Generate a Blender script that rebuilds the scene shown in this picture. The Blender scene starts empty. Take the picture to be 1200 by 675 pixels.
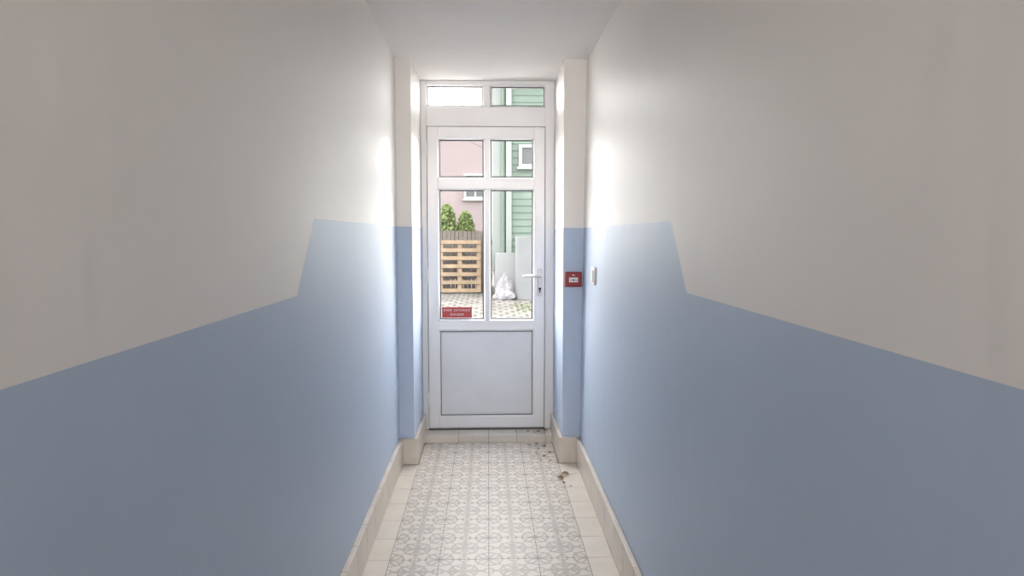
import bpy, bmesh, math, random
from mathutils import Vector, Matrix, noise
random.seed(7)
S = bpy.context.scene
COL = S.collection

# ------------------------------------------------------------------ materials
def new_mat(name):
    m = bpy.data.materials.new(name); m.use_nodes = True
    nt = m.node_tree
    return m, nt, nt.nodes["Principled BSDF"]

def mat(name, col, rough=0.5, spec=0.5, metal=0.0, var=0.0, vscale=3.0, bump=0.0, bscale=40.0, vstretch=(1,1,1), bstretch=(1,1,1)):
    m, nt, b = new_mat(name)
    b.inputs["Roughness"].default_value = rough
    b.inputs["Metallic"].default_value = metal
    b.inputs["Specular IOR Level"].default_value = spec
    b.inputs["Base Color"].default_value = (*col, 1)
    N, L = nt.nodes, nt.links
    tc = N.new("ShaderNodeTexCoord")
    if var > 0:
        mp = N.new("ShaderNodeMapping"); mp.inputs["Scale"].default_value = vstretch
        L.new(tc.outputs["Object"], mp.inputs["Vector"])
        n = N.new("ShaderNodeTexNoise"); n.inputs["Scale"].default_value = vscale; n.inputs["Detail"].default_value = 4
        L.new(mp.outputs[0], n.inputs["Vector"])
        r = N.new("ShaderNodeValToRGB")
        r.color_ramp.elements[0].position = 0.3; r.color_ramp.elements[1].position = 0.7
        r.color_ramp.elements[0].color = (*[c*(1-var) for c in col], 1)
        r.color_ramp.elements[1].color = (*[min(1, c*(1+var)) for c in col], 1)
        L.new(n.outputs["Fac"], r.inputs["Fac"]); L.new(r.outputs[0], b.inputs["Base Color"])
    if bump > 0:
        mp2 = N.new("ShaderNodeMapping"); mp2.inputs["Scale"].default_value = bstretch
        L.new(tc.outputs["Object"], mp2.inputs["Vector"])
        n2 = N.new("ShaderNodeTexNoise"); n2.inputs["Scale"].default_value = bscale; n2.inputs["Detail"].default_value = 3
        L.new(mp2.outputs[0], n2.inputs["Vector"])
        bp = N.new("ShaderNodeBump"); bp.inputs["Strength"].default_value = bump; bp.inputs["Distance"].default_value = 0.01
        L.new(n2.outputs["Fac"], bp.inputs["Height"]); L.new(bp.outputs[0], b.inputs["Normal"])
    return m

# satin wall paint with faint vertical roller unevenness
M_white = mat("wall_paint_white", (0.86,0.825,0.79), 0.50, 0.33, var=0.015, vscale=1.5, bump=0.3, bscale=9, bstretch=(1,1,.25))
M_blue  = mat("wall_paint_blue", (0.48,0.57,0.71), 0.48, 0.33, var=0.025, vscale=1.5, bump=0.3, bscale=9, bstretch=(1,1,.25))
M_ceil  = mat("ceiling_paint", (0.91,0.885,0.865), 0.7, 0.3, var=0.015, bump=0.1, bscale=12)
M_pvc   = mat("pvc_white", (0.84,0.83,0.84), 0.3, 0.5)
M_panel = mat("pvc_panel", (0.75,0.76,0.79), 0.35, 0.5, var=0.03, vscale=6)
M_gask  = mat("rubber_gasket", (0.03,0.03,0.035), 0.7)
M_darkalu = mat("threshold_dark", (0.12,0.11,0.10), 0.5, metal=0.3)
M_handle = mat("handle_metal", (0.55,0.55,0.57), 0.28, metal=0.8)
M_black = mat("keyhole_black", (0.01,0.01,0.01), 0.6)
M_red   = mat("red_plastic", (0.29,0.017,0.022), 0.35)
M_redsign = mat("red_sign", (0.50,0.06,0.06), 0.4)
M_lab   = mat("white_label", (0.8,0.8,0.8), 0.5)
M_grout = mat("grout", (0.30,0.265,0.23), 0.9, var=0.1, vscale=20)
M_cream = mat("cream_tile", (0.71,0.65,0.58), 0.38, 0.45, var=0.06, vscale=7, bump=0.05)
M_base  = mat("baseboard_tile", (0.65,0.58,0.51), 0.38, 0.45, var=0.06, vscale=7, bump=0.05)
M_leaf  = mat("dry_leaf", (0.30,0.15,0.075), 0.8, var=0.35, vscale=60)
M_sw    = mat("switch_plastic", (0.76,0.75,0.73), 0.35)
M_gap   = mat("joint_grey", (0.2,0.2,0.2), 0.8)  # even grey for the ring in the gap between leaf and frame

# glass: thin clear pane
M_glass, nt, b = new_mat("window_glass")
nt.nodes.remove(b); out = nt.nodes["Material Output"]
tr = nt.nodes.new("ShaderNodeBsdfTransparent"); tr.inputs[0].default_value=(0.97,0.98,0.97,1)
gl = nt.nodes.new("ShaderNodeBsdfGlossy"); gl.inputs["Roughness"].default_value=0.02
fr = nt.nodes.new("ShaderNodeFresnel"); fr.inputs[0].default_value=1.4
mx = nt.nodes.new("ShaderNodeMixShader")
nt.links.new(fr.outputs[0], mx.inputs[0]); nt.links.new(tr.outputs[0], mx.inputs[1]); nt.links.new(gl.outputs[0], mx.inputs[2])
nt.links.new(mx.outputs[0], out.inputs[0])

# patterned tile
def patterned_tile():
    m, nt, b = new_mat("patterned_tile")
    N, L = nt.nodes, nt.links
    tc = N.new("ShaderNodeTexCoord"); sp = N.new("ShaderNodeSeparateXYZ"); L.new(tc.outputs["Object"], sp.inputs[0])
    def M(op, a, b2=None, c=None):
        n = N.new("ShaderNodeMath"); n.operation = op
        for i, v in enumerate((a, b2, c)):
            if v is None: continue
            if isinstance(v, (int, float)): n.inputs[i].default_value = v
            else: L.new(v, n.inputs[i])
        return n.outputs[0]
    u = M('FRACT', M('DIVIDE', M('ADD', sp.outputs[0], 10.0), 0.2))
    v = M('FRACT', M('DIVIDE', M('ADD', sp.outputs[1], 8.053), 0.2))
    a = M('MULTIPLY', M('ABSOLUTE', M('SUBTRACT', u, 0.5)), 2.0)
    c = M('MULTIPLY', M('ABSOLUTE', M('SUBTRACT', v, 0.5)), 2.0)
    def dist(cx, cy):
        dx = M('SUBTRACT', a, cx); dy = M('SUBTRACT', c, cy)
        return M('SQRT', M('ADD', M('MULTIPLY', dx, dx), M('MULTIPLY', dy, dy)))
    def band(d, lo, hi):
        return M('MULTIPLY', M('GREATER_THAN', d, lo), M('LESS_THAN', d, hi))
    r1 = band(dist(1, 1), 0.50, 0.60)
    r0 = band(dist(0, 0), 0.50, 0.60)
    s = M('ADD', a, c); dd = M('ABSOLUTE', M('SUBTRACT', a, c))
    w = M('MULTIPLY', M('ABSOLUTE', M('SINE', M('MULTIPLY', s, math.pi))), 0.26)
    pet = M('LESS_THAN', dd, w)
    petin = M('LESS_THAN', dd, M('SUBTRACT', w, 0.15))
    pet = M('SUBTRACT', pet, petin)
    mn = M('MINIMUM', a, c); mxx = M('MAXIMUM', a, c)
    ax = M('LESS_THAN', mn, M('MULTIPLY', M('SINE', M('MULTIPLY', mxx, math.pi)), 0.10))
    dot = M('LESS_THAN', s, 0.14)
    dot2 = band(dist(1,0), 0.16, 0.25)
    dot3 = band(dist(0,1), 0.16, 0.25)
    tot = r1
    for q in (r0, pet, ax, dot, dot2, dot3):
        tot = M('MAXIMUM', tot, q)
    nz = N.new("ShaderNodeTexNoise"); nz.inputs["Scale"].default_value = 25; L.new(tc.outputs["Object"], nz.inputs["Vector"])
    fac = M('MULTIPLY', tot, M('ADD', M('MULTIPLY', nz.outputs["Fac"], 0.7), 0.25))
    mix = N.new("ShaderNodeMix"); mix.data_type = 'RGBA'
    mix.inputs["A"].default_value = (0.70,0.64,0.58,1); mix.inputs["B"].default_value = (0.37,0.325,0.285,1)
    L.new(fac, mix.inputs["Factor"]); L.new(mix.outputs["Result"], b.inputs["Base Color"])
    b.inputs["Roughness"].default_value = 0.45
    b.inputs["Specular IOR Level"].default_value = 0.4
    return m
M_pat = patterned_tile()

# exterior materials
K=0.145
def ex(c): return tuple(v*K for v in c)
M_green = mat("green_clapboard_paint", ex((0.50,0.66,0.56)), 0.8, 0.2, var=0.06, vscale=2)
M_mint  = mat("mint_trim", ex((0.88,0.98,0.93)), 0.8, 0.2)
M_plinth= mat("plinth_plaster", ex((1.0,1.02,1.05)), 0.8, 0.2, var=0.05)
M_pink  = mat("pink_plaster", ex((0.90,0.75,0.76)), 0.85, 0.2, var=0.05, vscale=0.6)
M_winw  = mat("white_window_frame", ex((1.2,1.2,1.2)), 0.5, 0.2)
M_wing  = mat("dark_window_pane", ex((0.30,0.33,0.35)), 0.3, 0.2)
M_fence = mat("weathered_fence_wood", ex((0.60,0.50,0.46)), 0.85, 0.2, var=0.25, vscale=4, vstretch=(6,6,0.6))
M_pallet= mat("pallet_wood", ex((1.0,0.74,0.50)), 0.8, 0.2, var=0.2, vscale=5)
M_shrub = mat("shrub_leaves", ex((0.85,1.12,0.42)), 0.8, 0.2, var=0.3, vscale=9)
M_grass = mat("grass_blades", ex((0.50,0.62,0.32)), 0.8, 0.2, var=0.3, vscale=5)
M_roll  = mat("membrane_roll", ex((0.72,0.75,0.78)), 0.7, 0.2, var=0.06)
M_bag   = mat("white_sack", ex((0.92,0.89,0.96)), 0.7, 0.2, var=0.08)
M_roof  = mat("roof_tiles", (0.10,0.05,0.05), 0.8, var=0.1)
M_cable = mat("cable_black", (0.02,0.02,0.02), 0.6)
def paving():
    m, nt, b = new_mat("paving_blocks")
    N, L = nt.nodes, nt.links
    tc = N.new("ShaderNodeTexCoord"); br = N.new("ShaderNodeTexBrick")
    br.inputs["Scale"].default_value = 1.0
    br.inputs["Brick Width"].default_value = 0.22; br.inputs["Row Height"].default_value = 0.30
    br.inputs["Mortar Size"].default_value = 0.03
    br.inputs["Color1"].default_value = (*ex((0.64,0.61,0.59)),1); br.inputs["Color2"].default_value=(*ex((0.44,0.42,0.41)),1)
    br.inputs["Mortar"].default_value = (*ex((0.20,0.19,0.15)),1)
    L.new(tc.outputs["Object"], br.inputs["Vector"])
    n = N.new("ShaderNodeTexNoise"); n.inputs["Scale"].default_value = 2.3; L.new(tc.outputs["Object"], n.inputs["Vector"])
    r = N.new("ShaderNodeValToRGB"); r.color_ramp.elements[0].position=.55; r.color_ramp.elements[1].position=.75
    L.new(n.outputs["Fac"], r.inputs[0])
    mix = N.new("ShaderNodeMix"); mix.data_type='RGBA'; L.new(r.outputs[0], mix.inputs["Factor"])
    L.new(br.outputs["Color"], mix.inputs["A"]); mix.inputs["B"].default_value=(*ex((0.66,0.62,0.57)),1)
    L.new(mix.outputs["Result"], b.inputs["Base Color"]); b.inputs["Roughness"].default_value=.9
    b.inputs["Specular IOR Level"].default_value=.1
    return m
M_pave = paving()

# ------------------------------------------------------------------ mesh helpers
def finish(name, bm, mats, parent=None, bevel=0.0, smooth=False, seg=2):
    bmesh.ops.recalc_face_normals(bm, faces=bm.faces)
    me = bpy.data.meshes.new(name); bm.to_mesh(me); bm.free()
    for m in mats: me.materials.append(m)
    o = bpy.data.objects.new(name, me); COL.objects.link(o)
    if smooth:
        for p in me.polygons: p.use_smooth = True
    if bevel > 0:
        md = o.modifiers.new("bev", 'BEVEL'); md.width = bevel; md.segments = seg; md.limit_method = 'ANGLE'
        md.angle_limit = math.radians(40)
    if parent: o.parent = parent
    return o

def box(bm, x0,x1,y0,y1,z0,z1, mi=0, rot=None):
    vs = [bm.verts.new((x,y,z)) for x in (x0,x1) for y in (y0,y1) for z in (z0,z1)]
    if rot is not None:
        for v in vs: v.co = rot @ v.co
    idx = [(0,1,3,2),(4,6,7,5),(0,4,5,1),(2,3,7,6),(0,2,6,4),(1,5,7,3)]
    for f in idx:
        fc = bm.faces.new([vs[i] for i in f]); fc.material_index = mi

def prism(bm, pts, x_of_z, xo, mi=0):
    a = [bm.verts.new((x_of_z(z), y, z)) for y, z in pts]
    c = [bm.verts.new((xo, y, z)) for y, z in pts]
    n = len(pts)
    f = bm.faces.new(a); f.material_index = mi
    f = bm.faces.new(c[::-1]); f.material_index = mi
    for i in range(n):
        j = (i+1) % n
        f = bm.faces.new([a[i], c[i], c[j], a[j]]); f.material_index = mi

def ring(bm, x0,x1,z0,z1, w, yo, yi, yb, mi=0):
    O = [(x0,z0),(x1,z0),(x1,z1),(x0,z1)]; I = [(x0+w,z0+w),(x1-w,z0+w),(x1-w,z1-w),(x0+w,z1-w)]
    vo = [bm.verts.new((x,yo,z)) for x,z in O]; vi = [bm.verts.new((x,yi,z)) for x,z in I]
    vob= [bm.verts.new((x,yb,z)) for x,z in O]; vib= [bm.verts.new((x,yb,z)) for x,z in I]
    for i in range(4):
        j=(i+1)%4
        for q in ((vo[i],vo[j],vi[j],vi[i]),(vi[i],vi[j],vib[j],vib[i]),(vib[i],vib[j],vob[j],vob[i]),(vob[i],vob[j],vo[j],vo[i])):
            f=bm.faces.new(q); f.material_index=mi

def cyl(bm, p0, p1, r, seg=20, r2=None, mi=0):
    p0=Vector(p0); p1=Vector(p1); d=p1-p0
    mtx = Matrix.Translation((p0+p1)/2) @ d.to_track_quat('Z','Y').to_matrix().to_4x4()
    res = bmesh.ops.create_cone(bm, cap_ends=True, segments=seg, radius1=r, radius2=r if r2 is None else r2, depth=d.length, matrix=mtx)
    for v in res['verts']:
        for f in v.link_faces: f.material_index = mi

def empty(name, loc=(0,0,0)):
    e = bpy.data.objects.new(name, None); e.empty_display_size=.1; e.location=loc; COL.objects.link(e); return e

# ------------------------------------------------------------------ dimensions
YB, YP, YD, YS = -3.0, 3.95, 4.50, 4.347     # back, pilaster front, door plane, step edge
YE = 4.62                                    # exterior face
H = 2.282
XL = lambda z: -0.51
XR = lambda z: 0.524 + 0.028*(z/H)
PL, PR = -0.425, 0.425

# walls
bm = bmesh.new()
prism(bm, [(YB,0),(YP,0),(YP,1.357),(2.08,1.357),(1.88,1.146),(YB,1.146)], XL, -0.75, 1)
prism(bm, [(YB,1.146),(1.88,1.146),(2.08,1.357),(YP,1.357),(YP,H),(YB,H)], XL, -0.75, 0)
wl = finish("wall_left", bm, [M_white, M_blue])
bm = bmesh.new()
prism(bm, [(YB,0),(YP,0),(YP,1.350),(2.06,1.350),(1.875,1.152),(YB,1.152)], XR, 0.80, 1)
prism(bm, [(YB,1.152),(1.875,1.152),(2.06,1.350),(YP,1.350),(YP,H),(YB,H)], XR, 0.80, 0)
wr = finish("wall_right", bm, [M_white, M_blue])
# pilasters flanking the door (jambs)
bm = bmesh.new()
box(bm, -0.75,PL, YP,YE, 0,1.357, 1); box(bm, -0.75,PL, YP,YE, 1.357,H, 0)
finish("trim_1", bm, [M_white, M_blue])
bm = bmesh.new()
box(bm, PR,0.80, YP,YE, 0,1.350, 1); box(bm, PR,0.80, YP,YE, 1.350,H, 0)
finish("trim_2", bm, [M_white, M_blue])
# ceiling + back wall
bm = bmesh.new(); box(bm, -0.75,0.80, YB-.15,YE, H,H+0.2); finish("ceiling", bm, [M_ceil])
bm = bmesh.new(); box(bm, -0.75,0.80, YB-.15,YB, 0,H); finish("wall_back", bm, [M_white])

# floor
bm = bmesh.new()
box(bm, -0.75,0.80, YB-.15,YE, -0.15,-0.002, 0)
g = 0.0016
k0 = -28
for k in range(k0, 8):
    y0 = 2.747+0.2*k+g; y1 = y0+0.2-2*g
    for c in range(-2,2):
        box(bm, c*.2+g, (c+1)*.2-g, y0,y1, -0.008,0, 1)
    if y0 < YP-0.03:
        yy = min(y1, YP-0.024)
        box(bm, -0.489,-0.4-g, y0,yy, -0.008,0, 2)
        box(bm, 0.4+g,0.505, y0,yy, -0.008,0, 2)
fl = finish("floor", bm, [M_grout, M_pat, M_cream])

# step at the door
bm = bmesh.new()
box(bm, PL+.001,PR-.001, YS+.008,YE, -0.002,0.038, 0)
xs = [-0.405,-0.19,0.0,0.18,0.36,0.405]
for i in range(len(xs)-1):
    box(bm, xs[i]+g,xs[i+1]-g, YS,YS+.0085, 0,0.044, 1)
    box(bm, xs[i]+g,xs[i+1]-g, YS+.0085,YD-.005, 0.036,0.045, 1)
finish("door_step", bm, [M_grout, M_cream], bevel=.001)

# baseboards
def bb_run(bm, ax, fixed0, fixed1, s0, s1, L0=0.2, h=0.15, start=None):
    s = s0 if start is None else start
    while s < s1-1e-4:
        e = min(s+L0, s1); a=max(s,s0)
        if e-a>0.004:
            if ax=='y': box(bm, min(fixed0,fixed1),max(fixed0,fixed1), a+.0015,e-.0015, 0.001,h, 1)
            else:       box(bm, a+.0015,e-.0015, min(fixed0,fixed1),max(fixed0,fixed1), 0.001,h, 1)
        s += L0
bm = bmesh.new()
box(bm, -0.51,-0.4905, YB,YP, 0,0.147, 0)
bb_run(bm,'y',-0.509,-0.488,YB,YP-.022,start=YB-.05)
bb_run(bm,'x',YP-.022,YP-.001,-0.508,PL+.022,L0=.2)
bb_run(bm,'y',PL+.001,PL+.022,YP-.001,YD-.002)
finish("baseboard_left", bm, [M_grout, M_base], bevel=.0015)
bm = bmesh.new()
box(bm, 0.508,0.526, YB,YP, 0,0.147, 0)
bb_run(bm,'y',0.505,0.524,YB,YP-.022,start=YB-.05)
bb_run(bm,'x',YP-.022,YP-.001,PR-.022,0.523,L0=.2)
bb_run(bm,'y',PR-.022,PR-.001,YP-.001,YD-.002)
finish("baseboard_right", bm, [M_grout, M_base], bevel=.0015)

# ------------------------------------------------------------------ door
door = empty("door_1")
FX0, FX1 = -0.424, 0.424
LX0, LX1 = -0.384, 0.3625
LZ0, LZ1 = 0.056, 1.992
bm = bmesh.new()
box(bm, FX0,LX0-.004, YD,YE-.02, 0.046,H-.001)
box(bm, LX1+.004,FX1, YD,YE-.02, 0.046,H-.001)
box(bm, LX0-.004,LX1+.004, YD,YE-.02, LZ1+.004,2.118)
box(bm, LX0-.004,LX1+.004, YD,YE-.02, 2.254,H-.001)
box(bm, -0.026,0.015, YD+.002,YE-.022, 2.118,2.254)
finish("frame", bm, [M_pvc], door, bevel=.003)
bm = bmesh.new()
ring(bm, LX0-.006,LX1+.006, 0.046,LZ1+.006, .02, YD+.018,YD+.018,YD+.03)
finish("rebate_gasket", bm, [M_gap], door)
bm = bmesh.new()
for (a,b_) in ((LX0-.004,-0.026),(0.015,LX1+.004)):
    ring(bm, a,b_,2.118,2.254,.010,YD+.004,YD+.016,YD+.03)
finish("transom_beads", bm, [M_pvc], door)
bm = bmesh.new()
for (a,b_) in ((LX0-.004+.009,-0.035),(0.024,LX1-.005)):
    ring(bm, a,b_,2.127,2.245,.004,YD+.0145,YD+.0145,YD+.03)
finish("transom_gaskets", bm, [M_gask], door)
YL = YD-.012; YLb = YD+.055
GX0, GX1 = -0.317, 0.2955
bm = bmesh.new()
box(bm, LX0,GX0, YL,YLb, LZ0,LZ1); box(bm, GX1,LX1, YL,YLb, LZ0,LZ1)
for z0,z1 in ((LZ0,0.130),(0.698,0.760),(1.603,1.668),(1.920,LZ1)):
    box(bm, GX0,GX1, YL,YLb, z0,z1)
box(bm, -0.0195,0.0095, YL+.002,YLb, 0.76,1.603); box(bm, -0.0195,0.0095, YL+.002,YLb, 1.668,1.92)
finish("leaf", bm, [M_pvc], door, bevel=.003)
panes = [(GX0,-0.0195,0.76,1.603),(0.0095,GX1,0.76,1.603),(GX0,-0.0195,1.668,1.92),(0.0095,GX1,1.668,1.92)]
bm = bmesh.new()
for p in panes: ring(bm, *p, .009, YL+.002, YL+.014, YL+.03)
ring(bm, GX0,GX1,0.130,0.698,.009,YL+.002,YL+.010,YL+.03)
finish("glazing_beads", bm, [M_pvc], door)
bm = bmesh.new()
for x0,x1,z0,z1 in panes: ring(bm, x0+.0085,x1-.0085,z0+.0085,z1-.0085,.0055,YL+.0135,YL+.0135,YL+.03)
ring(bm, GX0+.0085,GX1-.0085,0.1385,0.6895,.004,YL+.0095,YL+.0095,YL+.03)
finish("glazing_gaskets", bm, [M_gask], door)
bm = bmesh.new(); box(bm, GX0+.004,GX1-.004, YL+.0155,YL+.04, 0.134,0.694)
finish("lower_panel", bm, [M_panel], door)
def gpane(bm,x0,x1,z0,z1,y):
    vs=[bm.verts.new(c) for c in ((x0,y,z0),(x1,y,z0),(x1,y,z1),(x0,y,z1))]; bm.faces.new(vs)
bm = bmesh.new()
for x0,x1,z0,z1 in panes: gpane(bm,x0+.004,x1-.004,z0+.004,z1-.004,YL+.022)
gpane(bm,LX0,-.03,2.122,2.25,YD+.022); gpane(bm,.02,LX1,2.122,2.25,YD+.022)
finish("glass", bm, [M_glass], door)
bm = bmesh.new(); box(bm, LX0,LX1, YD-.02,YE-.02, 0.0455,0.0545)
finish("threshold", bm, [M_darkalu], door)
bm = bmesh.new()
box(bm, 0.318,0.346, YL-.008,YL, 0.915,1.095)
finish("handle_plate", bm, [M_handle], door, bevel=.004, seg=3)
bm = bmesh.new()
cyl(bm,(0.332,YL-.006,1.050),(0.332,YL-.052,1.050),.009)
cyl(bm,(0.338,YL-.048,1.050),(0.295,YL-.048,1.051),.0095)
cyl(bm,(0.297,YL-.048,1.051),(0.222,YL-.044,1.047),.0095,r2=.0075)
finish("handle_lever", bm, [M_handle], door, bevel=.002)
bm = bmesh.new()
cyl(bm,(0.332,YL-.007,0.965),(0.332,YL-.012,0.965),.0085); box(bm,.3285,.3355,YL-.012,YL-.007,.940,.965)
finish("keyhole", bm, [M_black], door)
bm = bmesh.new()
for z in (0.25,1.05,1.85): cyl(bm,(LX0-.006,YL-.005,z-.045),(LX0-.006,YL-.005,z+.045),.008)
finish("hinges", bm, [M_pvc], door)

def text_mesh(name, txt, size, loc, m, parent, rotx=math.pi/2, extr=.0003):
    cu = bpy.data.curves.new(name+"_c",'FONT'); cu.body=txt; cu.size=size; cu.align_x='CENTER'; cu.align_y='CENTER'; cu.extrude=extr
    o = bpy.data.objects.new(name+"_t",cu); COL.objects.link(o)
    bpy.context.view_layer.update()
    me = bpy.data.meshes.new_from_object(o.evaluated_get(bpy.context.evaluated_depsgraph_get()))
    bpy.data.objects.remove(o)
    me.materials.clear(); me.materials.append(m)
    t = bpy.data.objects.new(name, me); COL.objects.link(t); t.rotation_euler=(rotx,0,0); t.location=loc
    t.parent=parent; return t
sign = empty("door_sign")
bm = bmesh.new(); box(bm, -0.298,-0.106, YL+.0195,YL+.0215, 0.776,0.846); finish("plate", bm, [M_redsign], sign)
text_mesh("line_1","DVERE  ZATVÁRAJTE",.0185,(-.202,YL+.019,.825),M_lab,sign)
text_mesh("line_2","ĎAKUJEME",.0185,(-.202,YL+.019,.797),M_lab,sign)

# ------------------------------------------------------------------ call point
cp = empty("fire_alarm_call_point")
cx, cz = .480, 1.060
bm = bmesh.new(); box(bm, cx-.048,cx+.048, YP-.030,YP-.0005, cz-.042,cz+.042); finish("housing", bm, [M_red], cp, bevel=.006, seg=3)
bm = bmesh.new(); box(bm, cx-.043,cx+.043, YP-.034,YP-.029, cz-.036,cz+.036); finish("cover", bm, [M_red], cp, bevel=.003)
bm = bmesh.new(); box(bm, cx-.025,cx+.025, YP-.0365,YP-.0335, cz-.015,cz+.011); finish("press_window", bm, [M_lab], cp, bevel=.001)
bm = bmesh.new(); cyl(bm,(cx,YP-.036,cz-.003),(cx,YP-.0375,cz-.003),.0055)
box(bm,cx-.020,cx-.011,YP-.0372,YP-.036,cz-.005,cz-.001); box(bm,cx+.011,cx+.020,YP-.0372,YP-.036,cz-.005,cz-.001)
finish("press_mark", bm, [M_black], cp)
bm = bmesh.new(); box(bm,cx-.007,cx+.007,YP-.0352,YP-.0338,cz+.022,cz+.027); finish("pictogram", bm, [M_lab], cp)

# switch
sw = empty("light_switch")
xw = XR(1.1)
bm = bmesh.new(); box(bm, xw-.011,xw-.0003, 3.46,3.565, 1.060,1.148); finish("plate", bm, [M_sw], sw, bevel=.003)
bm = bmesh.new(); box(bm, xw-.016,xw-.010, 3.482,3.543, 1.075,1.133); finish("rocker", bm, [M_sw], sw, bevel=.002)

# dry leaves on the floor
bm = bmesh.new()
def leaf(x,y,s,z0=0.0):
    ang=random.uniform(0,6.28); R=Matrix.Rotation(ang,3,'Z')
    prof=[0,.28,.42,.38,.22,0]; mid=[]; lft=[]; rgt=[]
    for i,w in enumerate(prof):
        t=i/(len(prof)-1)-.5; zz=.18*math.sin((t+.5)*math.pi)
        jl=random.uniform(.8,1.2)
        mid.append(bm.verts.new(R@Vector((t*s,0,(zz*.5)*s))+Vector((x,y,z0+.002))))
        if 0<i<len(prof)-1:
            lft.append(bm.verts.new(R@Vector((t*s,w*s*jl,(zz+.12)*s))+Vector((x,y,z0+.002))))
            rgt.append(bm.verts.new(R@Vector((t*s,-w*s*jl,(zz+.06)*s))+Vector((x,y,z0+.002))))
    for side in (lft,rgt):
        bm.faces.new([mid[0],mid[1],side[0]])
        for i in range(len(side)-1): bm.faces.new([mid[i+1],mid[i+2],side[i+1],side[i]])
        bm.faces.new([mid[-2],mid[-1],side[-1]])
for x,y,s in ((.385,3.68,.048),(.42,3.74,.045),(.40,3.60,.022),(.33,4.05,.024),(.29,4.12,.02),(.36,3.98,.018),(.345,4.25,.028),
              (.30,4.30,.03),(.26,4.28,.02),(.37,4.12,.026),(.43,3.55,.014),(.31,4.2,.022)):
    leaf(x,y,s)
for i in range(30):
    leaf(.37-abs(random.gauss(0,.12)), random.uniform(3.75,4.33), random.uniform(.005,.012))
for x,y,s in ((.25,4.42,.026),(.32,4.41,.032),(.37,4.44,.03),(.29,4.40,.02),(.18,4.43,.014)): leaf(x,y,s,.045)
finish("dry_leaves", bm, [M_leaf])

# ------------------------------------------------------------------ exterior
GZ=-0.05
bm = bmesh.new(); box(bm,-25,25,YE,60,GZ-.2,GZ-.002); finish("courtyard_paving", bm, [M_pave])

GT=4.9; GW=2.6
gh = empty("green_house")
bm = bmesh.new(); box(bm,.42,GW,15.6,19,GZ,GT); finish("core", bm, [M_green], gh)
bm = bmesh.new()
z=.92
while z<GT-.15:
    vs=[bm.verts.new(c) for c in ((.5,15.57,z),(GW,15.57,z),(GW,15.59,z+.15),(.5,15.59,z+.15),(.5,15.61,z),(GW,15.61,z),(GW,15.61,z+.15),(.5,15.61,z+.15))]
    for f in ((0,1,2,3),(4,7,6,5),(0,4,5,1),(3,2,6,7),(0,3,7,4),(1,5,6,2)): bm.faces.new([vs[i] for i in f])
    z+=.15
finish("clapboards", bm, [M_green], gh)
bm = bmesh.new(); box(bm,.40,.52,15.50,15.62,.9,GT); box(bm,.10,.42,15.75,19,.6,GT); box(bm,GW-.1,GW+.03,15.5,15.62,.9,GT); finish("corner_board", bm, [M_mint], gh)
bm = bmesh.new(); box(bm,.16,GW+.05,15.35,15.75,GZ,.92); box(bm,.16,.42,15.75,19,GZ,.6); finish("plinth", bm, [M_plinth], gh)
bm = bmesh.new(); cyl(bm,(.35,15.66,.9),(.35,15.66,GT),.045); finish("downpipe", bm, [M_green], gh)
bm = bmesh.new(); ring(bm,.68,1.25,2.80,3.30,.07,15.50,15.50,15.6); box(bm,.64,1.29,15.46,15.58,2.76,2.81); finish("window_frame", bm, [M_winw], gh)
bm = bmesh.new(); box(bm,.73,1.2,15.54,15.56,2.85,3.25); finish("window_glazing", bm, [M_wing], gh)
bm = bmesh.new(); box(bm,.1,GW+.2,15.2,19.3,GT,GT+.15); finish("eaves", bm, [M_winw], gh)

ph = empty("pink_house")
bm = bmesh.new(); box(bm,-4.4,1.6,28,38,GZ,5.6); finish("facade", bm, [M_pink], ph)
bm = bmesh.new()
WX=(-3.4,-.95)
for wx in WX:
    ring(bm,wx,wx+.9,2.75,3.75,.09,27.94,27.94,28.02); box(bm,wx+.42,wx+.48,27.95,28.0,2.8,3.7); box(bm,wx-.05,wx+.95,27.88,28,2.68,2.76)
finish("window_frames", bm, [M_winw], ph)
bm = bmesh.new()
for wx in WX: box(bm,wx+.07,wx+.83,27.97,27.99,2.82,3.68)
finish("window_glazing", bm, [M_wing], ph)
bm = bmesh.new()
vs=[bm.verts.new(c) for c in ((-4.7,27.7,5.6),(2,27.7,5.6),(2,38.3,5.6),(-4.7,38.3,5.6),(-4.7,33,6.4),(2,33,6.4))]
for f in ((0,1,5,4),(2,3,4,5),(0,4,3),(1,2,5),(0,3,2,1)): bm.faces.new([vs[i] for i in f])
finish("roof", bm, [M_roof], ph)

bm = bmesh.new()
x=-7.0
while x<.08:
    h=1.42+random.uniform(-.012,.012)
    box(bm,x,x+.088,17.0,17.022,GZ,h); x+=.1
box(bm,-7,.1,17.022,17.07,.25,.34); box(bm,-7,.1,17.022,17.07,1.1,1.19)
finish("wooden_fence", bm, [M_fence])

def pallet(name, x, y, tilt, w=1.0, h=1.24):
    R = Matrix.Translation((x,y,GZ+.001)) @ Matrix.Rotation(-tilt,4,'X') 
    bm = bmesh.new()
    n=7; bw=.09
    for i in range(n):
        z=(h-bw)*i/(n-1); box(bm,0,w,0,.022,z,z+bw,0,R)
    for xx in (0,w/2-.05,w-.1):
        box(bm,xx,xx+.1,.022,.044,0,h,0,R)
        for zz in (0,h/2-.07,h-.14): box(bm,xx,xx+.1,.044,.122,zz,zz+.14,0,R)
        box(bm,xx,xx+.1,.122,.144,0,h,0,R)
    mz = min(v.co.z for v in bm.verts)
    for v in bm.verts: v.co.z += GZ-mz
    return finish(name,bm,[M_pallet])
pallet("wooden_pallet",-1.17,16.45,.17)
pallet("wooden_pallet",-2.4,16.5,.15)

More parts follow.
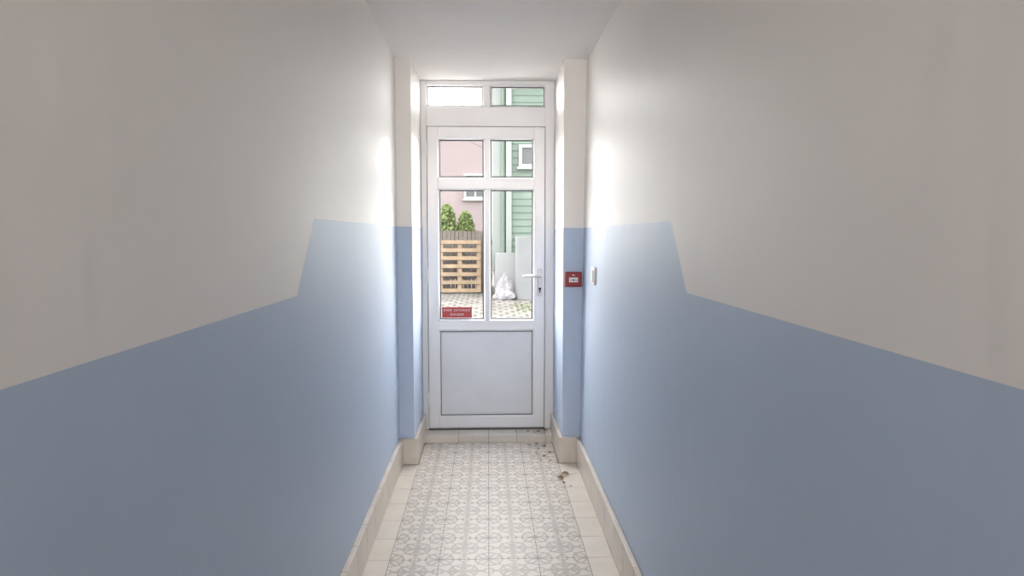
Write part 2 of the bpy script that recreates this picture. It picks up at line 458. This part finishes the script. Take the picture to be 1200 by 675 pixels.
def shrub(x,y,h,r):
    bm=bmesh.new()
    cyl(bm,(x,y,GZ),(x,y,h*.8),.04,8,.015,1)
    for i in range(2600):
        t=random.random()**.7; z=.2+t*(h-.2); rr=r*(1-t**2.6)**.55*random.uniform(.55,1.0)+.03
        a=random.uniform(0,6.283); c=Vector((x+rr*math.cos(a),y+rr*math.sin(a),z))
        d=Vector((random.gauss(0,1),random.gauss(0,1),random.gauss(.6,1))).normalized()
        e=d.cross(Vector((random.random(),random.random(),random.random()))).normalized()
        s=random.uniform(.03,.06)
        q=[bm.verts.new(c+d*s*1.4),bm.verts.new(c+e*s*.5),bm.verts.new(c-d*s),bm.verts.new(c-e*s*.5)]
        bm.faces.new(q)
    me=bpy.data.meshes.new("evergreen_shrub"); bm.to_mesh(me); bm.free(); me.materials.append(M_shrub); me.materials.append(M_fence)
    o=bpy.data.objects.new("evergreen_shrub",me); COL.objects.link(o)
shrub(-1.05,18.1,2.08,.30); shrub(-.58,18.2,1.90,.30); shrub(-1.75,18.2,2.0,.32)

# rolled membrane
bm=bmesh.new()
cyl(bm,(.78,14.9,GZ),(.78,14.9,1.29),.20,40)
cyl(bm,(.78,14.9,1.28),(.78,14.9,1.292),.08,24)
finish("membrane_roll",bm,[M_roll],bevel=.01)
# white sack heap
bm=bmesh.new()
for (x,y,z,sx,sy,sz) in ((.36,15.0,.16,.17,.16,.30),(.27,14.85,.03,.15,.13,.14),(.43,14.8,.03,.13,.12,.12)):
    res=bmesh.ops.create_icosphere(bm,subdivisions=5,radius=1)
    for v in res['verts']:
        n=v.co.copy()
        f=1+.28*noise.noise(n*1.6+Vector((x*20,0,0)))+.16*abs(noise.noise(n*5))+.05*noise.noise(n*12)
        taper=1-.35*max(0,n.z)
        v.co=Vector((x+n.x*sx*f*taper,y+n.y*sy*f*taper,max(GZ,z+n.z*sz*f)))
finish("plastic_sack_pile",bm,[M_bag],smooth=False)
# grass
bm=bmesh.new()
for i in range(420):
    cxx=random.choice(((.65,13.4),(.75,12.6),(.95,13.2),(.9,12.2),(1.2,12.4)))
    x=cxx[0]+random.gauss(0,.13); y=min(14.3,cxx[1]+random.gauss(0,.2)); h=random.uniform(.02,.06); a=random.uniform(0,3.14)
    dx=.008*math.cos(a); dy=.008*math.sin(a)
    bm.faces.new([bm.verts.new((x-dx,y-dy,GZ)),bm.verts.new((x+dx,y+dy,GZ)),bm.verts.new((x+random.gauss(0,.03),y+random.gauss(0,.03),GZ+h))])
finish("grass_tufts",bm,[M_grass])
cu=bpy.data.curves.new("overhead_cable",'CURVE'); cu.dimensions='3D'; cu.bevel_depth=.009; sp=cu.splines.new('BEZIER'); sp.bezier_points.add(1)
for p,c in zip(sp.bezier_points,((-4,20,5.6),(.42,16.5,3.1))): p.co=c; p.handle_left_type=p.handle_right_type='AUTO'
cu.materials.append(M_cable); o=bpy.data.objects.new("overhead_cable",cu); COL.objects.link(o)

# ------------------------------------------------------------------ lighting
w=bpy.data.worlds.new("World"); S.world=w; w.use_nodes=True
bg=w.node_tree.nodes["Background"]; bg.inputs[0].default_value=(1.0,0.985,0.975,1); bg.inputs[1].default_value=10.5
def light(name,typ,loc,rot,energy,color=(1,1,1),**kw):
    l=bpy.data.lights.new(name,typ); l.energy=energy; l.color=color
    for k,v in kw.items(): setattr(l,k,v)
    o=bpy.data.objects.new(name,l); o.location=loc; o.rotation_euler=rot; COL.objects.link(o); return o
# hazy sun, high and beyond the courtyard, shining toward the door (-Y and down)
light("sun",'SUN',(0,20,15),(math.radians(-58),0,0),21.0,(1,.97,.93),angle=math.radians(120))
# added fill light, unseen at the corridor rear, brightens door and walls
light("corridor_fill",'AREA',(0,-2.6,2.14),(math.radians(84),0,0),18,(1,.95,.90),shape='RECTANGLE',size=.7,size_y=.14,spread=math.radians(80))

# ------------------------------------------------------------------ camera
cam=bpy.data.cameras.new("camera"); cam.sensor_fit='HORIZONTAL'; cam.sensor_width=36; cam.lens=36*820/1200; cam.clip_start=.02; cam.clip_end=300
co=bpy.data.objects.new("camera",cam); co.location=(0,0,1.307); co.rotation_euler=(math.radians(90-4.29),0,math.radians(-1.956)); COL.objects.link(co)
S.camera=co
S.view_settings.view_transform='Standard'
S.view_settings.exposure=0.08
